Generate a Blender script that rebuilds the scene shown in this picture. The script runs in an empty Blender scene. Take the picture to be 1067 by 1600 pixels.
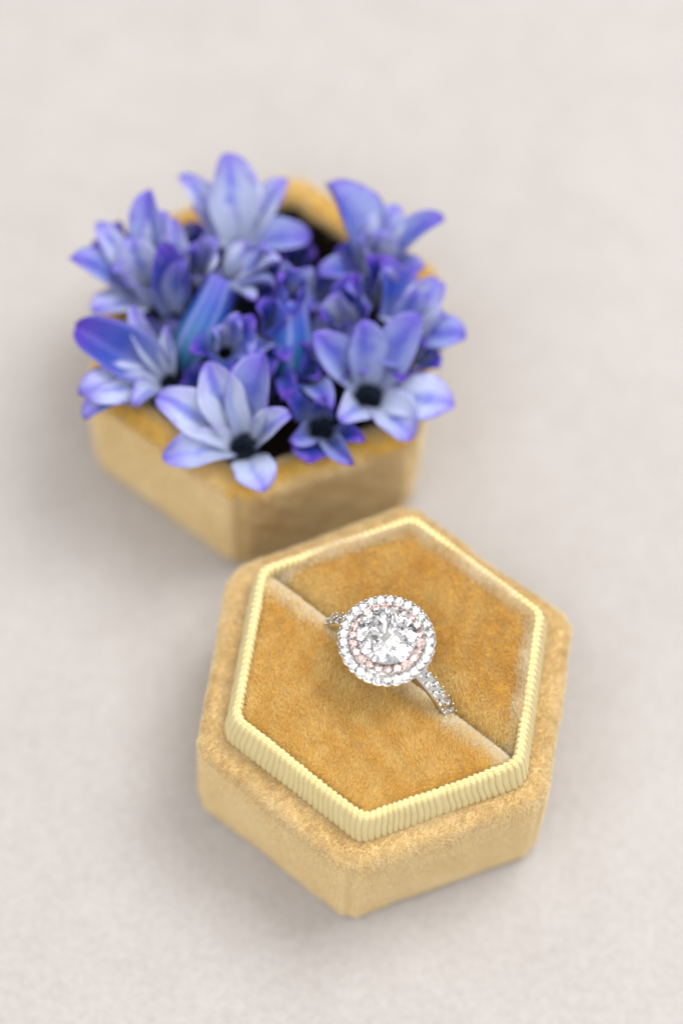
import bpy, bmesh, math, random
import numpy as np
from mathutils import Vector, Matrix, noise
rng = np.random.default_rng(7)
random.seed(7)
MM = 0.001
scn = bpy.context.scene
COL = scn.collection

# ------------------------------------------------------------------ camera
# (millimetres; origin on the table under the middle of the front box)
F_PX, DIST, PITCH, ROLL, AIMX, AIMY = 4500.0, 408.41, 0.44064, 0.05602, -7.029, 34.268
def cam_rot():
    cp, sp = math.cos(PITCH), math.sin(PITCH)
    Rx = np.array([[1, 0, 0], [0, cp, sp], [0, -sp, cp]])
    cr, sr = math.cos(ROLL), math.sin(ROLL)
    return np.array([[cr, sr, 0], [-sr, cr, 0], [0, 0, 1]]) @ Rx
CM = cam_rot()
CAMPOS = np.array([AIMX, AIMY, 0.0]) + CM.T @ np.array([0, 0, DIST])
cam_data = bpy.data.cameras.new("camera")
cam = bpy.data.objects.new("camera", cam_data); COL.objects.link(cam)
cam.matrix_world = Matrix.Translation(Vector(CAMPOS * MM)) @ Matrix(CM.T.tolist()).to_4x4()
cam_data.sensor_fit = 'VERTICAL'; cam_data.sensor_height = 36.0; cam_data.sensor_width = 36.0
cam_data.lens = F_PX / 1600 * 36
cam_data.clip_start = 0.01; cam_data.clip_end = 20
scn.camera = cam
def at(px, py, z):
    """point of the place that the photograph shows at pixel (px, py), at height z mm"""
    d = CM.T @ np.array([(px - 533.5) / F_PX, (800 - py) / F_PX, -1.0])
    t = (z - CAMPOS[2]) / d[2]
    return CAMPOS + t * d
cam_data.dof.use_dof = True
cam_data.dof.aperture_fstop = 5.4
cam_data.dof.focus_distance = float(-(CM @ (at(620, 1130, 27) - CAMPOS))[2]) * MM

# ------------------------------------------------------------------ light
world = bpy.data.worlds.new("World"); scn.world = world; world.use_nodes = True
bg = world.node_tree.nodes['Background']
bg.inputs[0].default_value = (1.0, 0.98, 0.955, 1); bg.inputs[1].default_value = 0.82
def area(name, loc, aim, sx, sy, watts, col):
    l = bpy.data.lights.new(name, 'AREA'); l.shape = 'RECTANGLE'; l.size = sx * MM; l.size_y = sy * MM
    l.energy = watts; l.color = col
    o = bpy.data.objects.new(name, l); COL.objects.link(o)
    o.location = Vector(loc) * MM
    o.rotation_euler = (Vector(aim) - Vector(loc)).to_track_quat('-Z', 'Y').to_euler()
    return o
area("window_light", (260, 200, 720), (0, 20, 0), 400, 400, 5.7, (1.0, 0.995, 0.985))
area("fill_light", (-180, -300, 740), (0, 20, 0), 640, 560, 3.7, (1.0, 0.985, 0.97))
scn.view_settings.view_transform = 'Standard'; scn.view_settings.look = 'None'
scn.view_settings.exposure = 0.0; scn.view_settings.gamma = 1.0
cy = scn.cycles
cy.max_bounces = 14; cy.diffuse_bounces = 5; cy.glossy_bounces = 8; cy.transmission_bounces = 14
cy.transparent_max_bounces = 8; cy.sample_clamp_indirect = 12

# ------------------------------------------------------------------ materials
def new_mat(name):
    m = bpy.data.materials.new(name); m.use_nodes = True
    nt = m.node_tree
    return m, nt, nt.nodes['Principled BSDF'], nt.nodes['Material Output']
def N(nt, t, **kw):
    n = nt.nodes.new(t)
    for k, v in kw.items(): setattr(n, k, v)
    return n
def coords(nt, scale=1000.0):
    g = N(nt, 'ShaderNodeNewGeometry')
    v = N(nt, 'ShaderNodeVectorMath', operation='SCALE'); v.inputs['Scale'].default_value = scale
    nt.links.new(g.outputs['Position'], v.inputs[0])
    return v.outputs[0]
def noise_node(nt, co, scale, detail=3, rough=0.55, dist=0.0):
    n = N(nt, 'ShaderNodeTexNoise'); nt.links.new(co, n.inputs['Vector'])
    n.inputs['Scale'].default_value = scale; n.inputs['Detail'].default_value = detail
    n.inputs['Roughness'].default_value = rough; n.inputs['Distortion'].default_value = dist
    return n.outputs['Fac']
def ramp(nt, fac, stops):
    r = N(nt, 'ShaderNodeValToRGB'); nt.links.new(fac, r.inputs[0])
    e = r.color_ramp.elements
    while len(e) < len(stops): e.new(0.5)
    for i, (p, c) in enumerate(stops):
        e[i].position = p; e[i].color = (*c, 1) if len(c) == 3 else c
    return r.outputs[0]
def mixc(nt, fac, a, b, mode='MIX'):
    m = N(nt, 'ShaderNodeMix', data_type='RGBA', blend_type=mode)
    for s, v in ((m.inputs[0], fac), (m.inputs[6], a), (m.inputs[7], b)):
        if isinstance(v, (int, float)): s.default_value = v
        elif isinstance(v, tuple): s.default_value = (*v, 1)
        else: nt.links.new(v, s)
    return m.outputs[2]
def bump(nt, h, strength, dist):
    b = N(nt, 'ShaderNodeBump'); nt.links.new(h, b.inputs['Height'])
    b.inputs['Strength'].default_value = strength; b.inputs['Distance'].default_value = dist
    return b.outputs[0]

def table_material():
    m, nt, p, out = new_mat("felted_white_cloth")
    co = coords(nt)
    a = noise_node(nt, co, 0.035, 4, 0.6); b = noise_node(nt, co, 0.16, 4, 0.65, 0.6); c = noise_node(nt, co, 0.8, 6, 0.8)
    c1 = ramp(nt, a, [(0.3, (0.448, 0.424, 0.411)), (0.7, (0.472, 0.450, 0.438))])
    c2 = ramp(nt, b, [(0.35, (0.955, 0.945, 0.94)), (0.65, (1, 1, 1))])
    c3 = ramp(nt, c, [(0.35, (0.83, 0.83, 0.83)), (0.7, (1, 1, 1))])
    k = mixc(nt, 1.0, mixc(nt, 1.0, c1, c2, 'MULTIPLY'), c3, 'MULTIPLY')
    nt.links.new(k, p.inputs['Base Color'])
    p.inputs['Roughness'].default_value = 0.95; p.inputs['Specular IOR Level'].default_value = 0.15
    add = N(nt, 'ShaderNodeMath', operation='ADD'); nt.links.new(b, add.inputs[0]); nt.links.new(c, add.inputs[1])
    nt.links.new(bump(nt, add.outputs[0], 0.35, 0.0004), p.inputs['Normal'])
    return m
def velvet_material(name, lo, hi, sheen=0.6, sheen_col=(1, 0.86, 0.62), translucent=0.0, scale=0.22, fibre=False):
    """dyed cotton velvet; two tones of the dye vary with the crushed nap"""
    m, nt, p, out = new_mat(name)
    co = coords(nt)
    a = noise_node(nt, co, scale, 4, 0.6, 0.8); b = noise_node(nt, co, 1.6, 3, 0.6)
    ad = N(nt, 'ShaderNodeMath', operation='MULTIPLY_ADD'); nt.links.new(b, ad.inputs[0]); ad.inputs[1].default_value = 0.22
    nt.links.new(a, ad.inputs[2])
    col = ramp(nt, ad.outputs[0], [(0.45, lo), (0.78, hi)])
    if fibre:
        at_ = N(nt, 'ShaderNodeAttribute'); at_.attribute_name = 'tone'
        t = ramp(nt, at_.outputs['Fac'], [(0.0, (0.74, 0.66, 0.55)), (1.0, (1.1, 1.16, 1.3))])
        col = mixc(nt, 1.0, col, t, 'MULTIPLY')
    nt.links.new(col, p.inputs['Base Color'])
    p.inputs['Roughness'].default_value = 0.6 if fibre else 0.9
    p.inputs['Specular IOR Level'].default_value = 0.35 if fibre else 0.1
    p.inputs['Sheen Weight'].default_value = sheen; p.inputs['Sheen Roughness'].default_value = 0.35
    p.inputs['Sheen Tint'].default_value = (*sheen_col, 1)
    if not fibre:
        c = noise_node(nt, co, 5.0, 2, 0.7)
        nt.links.new(bump(nt, c, 0.6, 0.0003), p.inputs['Normal'])
    if translucent > 0:
        tr = N(nt, 'ShaderNodeBsdfTranslucent'); nt.links.new(col, tr.inputs[0])
        mx = N(nt, 'ShaderNodeMixShader'); mx.inputs[0].default_value = translucent
        nt.links.new(p.outputs[0], mx.inputs[1]); nt.links.new(tr.outputs[0], mx.inputs[2])
        nt.links.new(mx.outputs[0], out.inputs[0])
    return m
def simple(name, col, rough=0.6, metal=0.0, spec=0.5, sub=0.0):
    m, nt, p, out = new_mat(name)
    co = coords(nt)
    a = noise_node(nt, co, 1.3, 3)
    c = ramp(nt, a, [(0.3, tuple(v * 0.85 for v in col)), (0.7, tuple(min(1, v * 1.08) for v in col))])
    nt.links.new(c, p.inputs['Base Color'])
    p.inputs['Roughness'].default_value = rough; p.inputs['Metallic'].default_value = metal
    p.inputs['Specular IOR Level'].default_value = spec
    return m
def ribbon_material():
    m, nt, p, out = new_mat("yellow_grosgrain")
    uv = N(nt, 'ShaderNodeUVMap'); uv.uv_map = 'UVMap'
    sep = N(nt, 'ShaderNodeSeparateXYZ'); nt.links.new(uv.outputs[0], sep.inputs[0])
    w = N(nt, 'ShaderNodeTexWave', wave_type='BANDS', bands_direction='Y')
    nt.links.new(uv.outputs[0], w.inputs['Vector']); w.inputs['Scale'].default_value = 1.15
    w.inputs['Distortion'].default_value = 0.3
    n2 = noise_node(nt, coords(nt), 0.5, 3)
    c = ramp(nt, n2, [(0.3, (0.72, 0.59, 0.265)), (0.7, (0.77, 0.65, 0.32))])
    c2 = mixc(nt, 0.16, c, mixc(nt, 1.0, c, w.outputs['Color'], 'MULTIPLY'))
    nt.links.new(c2, p.inputs['Base Color'])
    p.inputs['Roughness'].default_value = 0.5; p.inputs['Specular IOR Level'].default_value = 0.3
    p.inputs['Sheen Weight'].default_value = 0.25
    nt.links.new(bump(nt, w.outputs['Fac'], 0.5, 0.00015), p.inputs['Normal'])
    return m
def petal_material(name, pale, stripe, tipc, stripe_w):
    """u across (0..1), v from throat to tip; a darker mid vein and tip are the flower's own colouring"""
    m, nt, p, out = new_mat(name)
    uv = N(nt, 'ShaderNodeUVMap'); uv.uv_map = 'UVMap'
    sep = N(nt, 'ShaderNodeSeparateXYZ'); nt.links.new(uv.outputs[0], sep.inputs[0])
    nz = noise_node(nt, coords(nt), 0.45, 3, 0.6)
    def math(op, a, b=None, c=None):
        k = N(nt, 'ShaderNodeMath', operation=op)
        for i, v in enumerate((a, b, c)):
            if v is None: continue
            if isinstance(v, (int, float)): k.inputs[i].default_value = v
            else: nt.links.new(v, k.inputs[i])
        return k.outputs[0]
    du = math('ABSOLUTE', math('SUBTRACT', sep.outputs[0], 0.5))
    du = math('ADD', du, math('MULTIPLY', math('SUBTRACT', nz, 0.5), 0.5))
    s = ramp(nt, du, [(0.0, (1, 1, 1)), (stripe_w, (0.55, 0.55, 0.55)), (stripe_w * 2.1, (0, 0, 0))])
    v = sep.outputs[1]
    along = ramp(nt, v, [(0.0, (0.1, 0.1, 0.1)), (0.35, (0.75, 0.75, 0.75)), (0.9, (1, 1, 1))])
    fac = math('MULTIPLY', s, along)
    c = mixc(nt, fac, pale, stripe)
    tv = math('ADD', v, math('MULTIPLY', math('SUBTRACT', nz, 0.5), 0.35))
    tf = ramp(nt, tv, [(0.58, (0, 0, 0)), (1.0, (0.9, 0.9, 0.9))])
    c = mixc(nt, tf, c, tipc)
    ef = ramp(nt, du, [(0.40, (0, 0, 0)), (0.52, (0.6, 0.6, 0.6))])
    c = mixc(nt, ef, c, tipc)
    bf = ramp(nt, v, [(0.0, (0.9, 0.9, 0.9)), (0.16, (0.65, 0.65, 0.65)), (0.5, (0, 0, 0))])
    c = mixc(nt, bf, c, tuple(.35 * k + .65 * j for k, j in zip(pale, (0.38, 0.44, 0.54))))
    nt.links.new(c, p.inputs['Base Color'])
    p.inputs['Roughness'].default_value = 0.42; p.inputs['Specular IOR Level'].default_value = 0.45
    w = N(nt, 'ShaderNodeTexWave', wave_type='BANDS', bands_direction='X')
    nt.links.new(uv.outputs[0], w.inputs['Vector']); w.inputs['Scale'].default_value = 3.0; w.inputs['Distortion'].default_value = 1.0
    nt.links.new(bump(nt, w.outputs['Fac'], 0.25, 0.0002), p.inputs['Normal'])
    tr = N(nt, 'ShaderNodeBsdfTranslucent'); nt.links.new(c, tr.inputs[0])
    mx = N(nt, 'ShaderNodeMixShader'); mx.inputs[0].default_value = 0.15
    nt.links.new(p.outputs[0], mx.inputs[1]); nt.links.new(tr.outputs[0], mx.inputs[2])
    nt.links.new(mx.outputs[0], out.inputs[0])
    return m
def gem_material(name, col):
    m, nt, p, out = new_mat(name)
    nt.nodes.remove(p)
    g = N(nt, 'ShaderNodeBsdfGlass'); g.inputs['Color'].default_value = (*(v * .86 for v in col), 1)
    g.inputs['Roughness'].default_value = 0.0; g.inputs['IOR'].default_value = 2.42
    nt.links.new(g.outputs[0], out.inputs[0])
    return m
M_TABLE = table_material()
VEL_LO, VEL_HI = (0.56, 0.27, 0.055), (0.76, 0.46, 0.14)
SID_LO, SID_HI = (0.66, 0.42, 0.13), (0.80, 0.58, 0.25)
M_PAD = velvet_material("ochre_velvet", (0.66, 0.39, 0.04), (0.76, 0.50, 0.08), 0.3)
M_PADF = velvet_material("ochre_velvet_fibre", (0.92, 0.70, 0.245), (0.96, 0.82, 0.42), 0.7, translucent=0.42, fibre=True)
M_COV = velvet_material("gold_velvet", (0.76, 0.57, 0.27), (0.80, 0.63, 0.33), 0.5, scale=0.12)
M_COVF = velvet_material("gold_velvet_fibre", (0.86, 0.72, 0.42), (0.89, 0.77, 0.50), 0.7, translucent=0.35, scale=0.12, fibre=True)
M_FRINGE = velvet_material("cream_edge_fibre", (0.97, 0.90, 0.70), (0.98, 0.94, 0.82), 0.7, translucent=0.52, fibre=True)
M_RIB = ribbon_material()
M_LINING = simple("dark_brown_lining", (0.028, 0.02, 0.012), 0.95, spec=0.1)
M_METAL = simple("white_gold", (0.74, 0.73, 0.72), 0.2, 1.0)
M_GEM = gem_material("clear_diamond", (1, 1, 1))
M_PINK = gem_material("pink_diamond", (1.0, 0.925, 0.915))
M_CROWN, _nt, _p, _o = new_mat("crown_facets"); _nt.nodes.remove(_p)
_g = N(_nt, 'ShaderNodeBsdfGlass'); _g.inputs['IOR'].default_value = 1.75; _g.inputs['Roughness'].default_value = 0.0
_g.inputs['Color'].default_value = (.93, .93, .935, 1); _nt.links.new(_g.outputs[0], _o.inputs[0])
M_FOIL, _nt, _p, _o = new_mat("pavilion_facets")
_p.inputs['Metallic'].default_value = 1; _p.inputs['Roughness'].default_value = 0.06; _p.inputs['Base Color'].default_value = (.93, .93, .94, 1)
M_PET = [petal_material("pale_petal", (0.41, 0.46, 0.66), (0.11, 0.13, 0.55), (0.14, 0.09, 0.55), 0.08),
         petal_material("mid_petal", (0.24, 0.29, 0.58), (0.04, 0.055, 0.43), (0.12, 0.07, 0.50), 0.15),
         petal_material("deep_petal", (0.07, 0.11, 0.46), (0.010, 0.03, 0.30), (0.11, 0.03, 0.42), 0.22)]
def tube_material():
    m, nt, p, out = new_mat("ribbed_teal_tube")
    uv = N(nt, 'ShaderNodeUVMap'); uv.uv_map = 'UVMap'
    sep = N(nt, 'ShaderNodeSeparateXYZ'); nt.links.new(uv.outputs[0], sep.inputs[0])
    nz = noise_node(nt, coords(nt), 0.4, 3)
    w = N(nt, 'ShaderNodeMath', operation='MULTIPLY_ADD'); nt.links.new(sep.outputs[0], w.inputs[0]); w.inputs[1].default_value = 6.2832 * 6
    nt.links.new(nz, w.inputs[2])
    sn = N(nt, 'ShaderNodeMath', operation='SINE'); nt.links.new(w.outputs[0], sn.inputs[0])
    rib = ramp(nt, sn.outputs[0], [(0.3, (0, 0, 0)), (1.0, (0.6, 0.6, 0.6))])
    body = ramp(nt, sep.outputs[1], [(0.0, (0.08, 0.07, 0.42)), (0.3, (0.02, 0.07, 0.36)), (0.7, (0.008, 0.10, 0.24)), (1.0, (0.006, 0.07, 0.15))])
    nt.links.new(mixc(nt, rib, body, (0.20, 0.24, 0.52)), p.inputs['Base Color'])
    p.inputs['Roughness'].default_value = 0.45
    return m
M_TUBE = tube_material()
M_TUBED = simple("deep_blue_tube", (0.02, 0.035, 0.07), 0.7)
M_STEM = simple("dark_green_stem", (0.03, 0.06, 0.02), 0.6)
M_LINT = simple("pale_lint", (0.66, 0.58, 0.42), 0.9)

# ------------------------------------------------------------------ object helpers
def mesh_from(name, v, faces, mat, uv=None, smooth=True):
    """v in mm -> mesh in metres; faces: (n,k) array or list of tuples; uv per vertex"""
    me = bpy.data.meshes.new(name)
    v = np.asarray(v, float) * MM
    me.from_pydata(v.tolist(), [], [tuple(int(i) for i in f) for f in faces])
    if uv is not None:
        l = me.uv_layers.new(name='UVMap')
        idx = np.empty(len(me.loops), np.int32); me.loops.foreach_get('vertex_index', idx)
        l.data.foreach_set('uv', np.asarray(uv, np.float32)[idx].ravel())
    if smooth: me.polygons.foreach_set('use_smooth', np.ones(len(me.polygons), bool))
    me.materials.append(mat); me.update()
    return me
def link(name, me, parent=None, kind=None, label=None):
    o = bpy.data.objects.new(name, me); COL.objects.link(o)
    if parent is not None: o.parent = parent
    if kind: o['kind'] = kind
    if label: o['label'] = label
    return o
def thing(name, label, cat, loc=(0, 0, 0), group=None):
    o = bpy.data.objects.new(name, None); COL.objects.link(o)
    o.empty_display_size = 0.01
    o.location = Vector(loc) * MM
    o['label'] = label; o['category'] = cat
    if group: o['group'] = group
    return o
def grid_faces(nu, nv, wrap_u=False):
    """verts indexed [iu*nv+iv]"""
    f = []
    for i in range(nu if wrap_u else nu - 1):
        j = (i + 1) % nu
        for k in range(nv - 1):
            f.append((i * nv + k, j * nv + k, j * nv + k + 1, i * nv + k + 1))
    return f
def grid_normals(P, wrap_u=False):
    """P (nu,nv,3)"""
    if wrap_u: du = np.roll(P, -1, 0) - np.roll(P, 1, 0)
    else: du = np.gradient(P, axis=0)
    dv = np.gradient(P, axis=1)
    n = np.cross(du, dv)
    return n / (np.linalg.norm(n, axis=2, keepdims=True) + 1e-9)
def fnoise(p, s, seed=0):
    return noise.noise(Vector((p[0] * s + seed * 13.7, p[1] * s - seed * 7.1, p[2] * s + seed * 3.3)))
def vnoise(P, s, seed=0):
    """smooth vector noise by summed sines, vectorised"""
    r = np.random.default_rng(100 + seed)
    out = np.zeros(P.shape)
    for k in range(7):
        d = r.normal(size=3); d = d / np.linalg.norm(d) * s * (0.6 + 1.3 * r.random()); ph = r.random() * 6.28
        a = r.normal(size=3)
        out += np.sin(P @ d * 6.28 + ph)[:, None] * a
    return out / 2.6
def pile(name, tris, V, Nn, density, length, width, nap, jitter, mat, parent, base, segs=2, mask=None, napnoise=0.35, ns=0.06, seed=0, bend=0.4):
    """short velvet fibres: every fibre is a narrow tapered blade rooted in the cloth"""
    V = np.asarray(V); tris = np.asarray(tris)
    a, b, c = V[tris[:, 0]], V[tris[:, 1]], V[tris[:, 2]]
    ar = np.linalg.norm(np.cross(b - a, c - a), axis=1) / 2
    if mask is not None: ar = ar * mask((a + b + c) / 3)
    n = int(ar.sum() * density)
    if n < 1: return None
    r = np.random.default_rng(1000 + seed)
    ti = np.searchsorted(np.cumsum(ar), r.random(n) * ar.sum()); ti = np.minimum(ti, len(tris) - 1)
    u = r.random(n); w = r.random(n); fl = u + w > 1; u[fl] = 1 - u[fl]; w[fl] = 1 - w[fl]
    t = tris[ti]; q = 1 - u - w
    P = V[t[:, 0]] * q[:, None] + V[t[:, 1]] * u[:, None] + V[t[:, 2]] * w[:, None]
    nr = Nn[t[:, 0]] * q[:, None] + Nn[t[:, 1]] * u[:, None] + Nn[t[:, 2]] * w[:, None]
    lean = np.asarray(nap)[None, :] + vnoise(P, ns, seed) * napnoise + vnoise(P, ns * 5, seed + 50) * napnoise * 0.5 + r.normal(size=(n, 3)) * jitter
    lean -= (lean * nr).sum(1, keepdims=True) * nr
    d0 = nr + lean * (1 - bend); d0 /= np.linalg.norm(d0, axis=1, keepdims=True)
    d1 = nr + lean * (1 + bend); d1 /= np.linalg.norm(d1, axis=1, keepdims=True)
    L = length * (0.75 + 0.4 * r.random(n))
    side = np.cross(d0, r.normal(size=(n, 3))); side /= np.linalg.norm(side, axis=1, keepdims=True) + 1e-9
    side = side * (width * (0.7 + 0.6 * r.random(n)))[:, None] / 2
    P = P - nr * 0.08
    if segs == 1:
        T = P + (d0 + d1) * 0.5 * L[:, None]
        vv = np.stack([P - side, P + side, T], 1).reshape(-1, 3)
        nv, ft = 3, np.array([[0, 1, 2]])
    else:
        Q = P + d0 * (L * 0.55)[:, None]; T = Q + d1 * (L * 0.45)[:, None]
        vv = np.stack([P - side, P + side, Q + side * 0.85, Q - side * 0.85, T], 1).reshape(-1, 3)
        nv, ft = 5, np.array([[0, 1, 2], [0, 2, 3], [3, 2, 4]])
    F = (ft[None] + (np.arange(n) * nv)[:, None, None]).reshape(-1, 3)
    me = bpy.data.meshes.new(name)
    vv = ((vv - base) * MM).astype(np.float32)
    me.vertices.add(len(vv)); me.vertices.foreach_set('co', vv.ravel())
    me.loops.add(F.size); me.loops.foreach_set('vertex_index', F.astype(np.int32).ravel())
    me.polygons.add(len(F)); me.polygons.foreach_set('loop_start', np.arange(0, F.size, 3, dtype=np.int32))
    me.update(calc_edges=True)
    att = me.attributes.new('tone', 'FLOAT', 'POINT')
    tone = np.repeat(np.clip(r.normal(0.5, 0.28, n), 0, 1), nv).astype(np.float32)
    att.data.foreach_set('value', tone)
    me.materials.append(mat)
    return link(name, me, parent, kind='stuff')
def tri_of(faces):
    out = []
    for f in faces:
        out.append((f[0], f[1], f[2]))
        if len(f) == 4: out.append((f[0], f[2], f[3]))
    return np.array(out)

# ------------------------------------------------------------------ hexagonal shapes
def hexagon(cx, cy, R, a):
    """corner 0 nearest the viewer, then clockwise (left, far left, far, right, near right)"""
    return np.array([[cx + R * math.cos(a - math.pi / 2 - k * math.pi / 3), cy + R * math.sin(a - math.pi / 2 - k * math.pi / 3)] for k in range(6)])
def rounded(C, rc, n):
    """closed outline with rounded corners, resampled to n points by arc length, beginning mid-edge 5-0;
    returns points, outward normals, edge index, distance to nearest corner"""
    pts = []; m = len(C)
    for i in range(m):
        p, q, r_ = C[i - 1], C[i], C[(i + 1) % m]
        u = (p - q) / np.linalg.norm(p - q); v = (r_ - q) / np.linalg.norm(r_ - q)
        ang = math.acos(np.clip(u @ v, -1, 1)); t = rc / math.tan(ang / 2)
        A, B = q + u * t, q + v * t
        ctr = q + (u + v) / np.linalg.norm(u + v) * rc / math.sin(ang / 2)
        a0 = math.atan2(*(A - ctr)[::-1]); a1 = math.atan2(*(B - ctr)[::-1])
        d = (a1 - a0 + math.pi) % (2 * math.pi) - math.pi
        for k in range(13): pts.append(ctr + rc * np.array([math.cos(a0 + d * k / 12), math.sin(a0 + d * k / 12)]))
    pts = np.array(pts)
    mid = (C[-1] + C[0]) / 2
    pts = np.vstack([mid, pts])
    seg = np.linalg.norm(np.roll(pts, -1, 0) - pts, axis=1); s = np.concatenate([[0], np.cumsum(seg)])
    loop = np.vstack([pts, pts[:1]])
    q = np.linspace(0, s[-1], n, endpoint=False)
    P = np.stack([np.interp(q, s, loop[:, 0]), np.interp(q, s, loop[:, 1])], 1)
    T = np.roll(P, -1, 0) - np.roll(P, 1, 0); T /= np.linalg.norm(T, axis=1, keepdims=True)
    Nn = np.stack([-T[:, 1], T[:, 0]], 1)
    c = C.mean(0)
    if ((P - c) * Nn).sum() < 0: Nn = -Nn
    dc = np.linalg.norm(P[:, None] - C[None], axis=2)
    ang = np.arctan2(P[:, 1] - c[1], P[:, 0] - c[0])
    ca = np.arctan2(C[:, 1] - c[1], C[:, 0] - c[0])
    # edge i lies between corner i and i+1 (clockwise, so the angle falls)
    rel = (ca[0] - ang) % (2 * math.pi)
    cr = np.array([(ca[0] - ca[i]) % (2 * math.pi) for i in range(6)])
    e = np.searchsorted(cr, rel, side='right') - 1
    return P, Nn, e, dc.min(1), s[-1]

def velvet_shell(root, base, C, H, outer_profile, split, mats, seed, dens, width, wob=0.12, groove=0.42, rim_mat=None):
    """cloth-covered hexagonal wall; six side_panel parts and one rim part, with sewn grooves at the corners"""
    n = 420
    P, Nn, e, dc, Lp = rounded(C, 2.6, n)
    c = C.mean(0); apo = np.linalg.norm(C - c, axis=1).mean() * math.cos(math.pi / 6)
    G = np.zeros((n, len(outer_profile), 3))
    for j, (d, z) in enumerate(outer_profile):
        xy = c + (P - c) * (1 - d / apo)
        seam = np.exp(-(dc - dc.min()) ** 2 / 0.25) * groove * (1 if j < split + 2 else 0.3)
        # hand-wrapped cloth: gentle waves and slightly hollow sides
        wv = np.array([wob * fnoise((P[i, 0], P[i, 1], z), 0.11, seed) + wob * 0.5 * fnoise((P[i, 0], P[i, 1], z), 0.35, seed + 2) for i in range(n)])
        xy = xy + Nn * (wv - seam)[:, None]
        G[:, j, :2] = xy
        G[:, j, 2] = z + (wv * 0.9 if 0 < j else 0)
    NN = grid_normals(G, True)
    out = G.mean((0, 1)); 
    if ((G[:, 2, :2] - c) * NN[:, 2, :2]).sum() < 0: NN = -NN
    V = G.reshape(-1, 3); nv = len(outer_profile)
    allf = grid_faces(n, nv, True)
    def sub(name, sel, parent, mt=None):
        used = {}; vv = []; ff = []
        for f in sel:
            g = []
            for k in f:
                if k not in used: used[k] = len(vv); vv.append(V[k] - base)
                g.append(used[k])
            ff.append(tuple(g))
        return link(name, mesh_from(name, vv, ff, mt or mats[0]), parent)
    for k in range(6):
        sel = [f for f in allf if (f[0] % nv) < split and e[f[0] // nv] == k]
        sub('side_panel', sel, root)
    sub('rim', [f for f in allf if (f[0] % nv) >= split], root, rim_mat)
    # bottom board
    vb = np.vstack([np.c_[c + (P[::6] - c) * (1 - 0.9 / apo), np.full(len(P[::6]), 0.25)] - base, [[c[0] - base[0], c[1] - base[1], 0.25]]])
    m = len(vb) - 1
    link('bottom_panel', mesh_from('bottom_panel', vb, [(i, (i + 1) % m, m) for i in range(m)], mats[0]), root)
    return V, NN.reshape(-1, 3), tri_of(allf), c

# ------------------------------------------------------------------ tabletop
tv = [(-900, -700, 0), (900, -700, 0), (900, 1100, 0), (-900, 1100, 0)]
o = link('tabletop', mesh_from('tabletop', tv, [(0, 1, 2, 3)], M_TABLE, smooth=False), kind='structure')
o['label'] = 'off-white felted cloth surface under both boxes'; 

# ------------------------------------------------------------------ front box
H = 21.55; A1 = -0.1056
C1 = hexagon(0, 0, 26.0, A1) + np.array([[-.5, -.1], [-.35, -.1], [-.1, -.4], [-.7, .2], [.2, .2], [.2, .2]])
base1 = np.array([0, 0, 0.0])
box = thing('ring_box', 'gold velvet hexagonal ring box with yellow ribbed ribbon trim, holding the ring', 'ring box', base1)
prof = [(0.9, 0.3), (0.3, 0.7), (0.05, 1.6), (0, 4), (0, 8), (0, 12), (0, 16), (0, 18.6), (0.05, H - 1.9), (0.2, H - 1.1), (0.6, H - .45), (1.2, H - .08),
        (1.9, H), (2.8, H - .1), (3.8, H - .35), (4.6, H - .8), (5.6, H - 1.6)]
V1, N1, T1, c1 = velvet_shell(box, base1, C1, H, prof, 8, (M_COV, M_COVF), 1, 40, .08, wob=.3)
pile('velvet_pile', T1, V1, N1, 60, 0.5, 0.07, (0.1, -0.1, -0.9), 0.24, M_COVF, box, base1, segs=1, seed=3,
     mask=lambda p: (p[:, 2] < H - 2.2) * 1.0, ns=0.03, napnoise=.3)
pile('rim_pile', T1, V1, N1, 170, 0.6, 0.05, (0.05, -0.15, 0.0), 0.22, M_COVF, box, base1, segs=2, seed=4,
     mask=lambda p: (p[:, 2] >= H - 2.2) * 1.0, ns=0.07, napnoise=.45)

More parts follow.
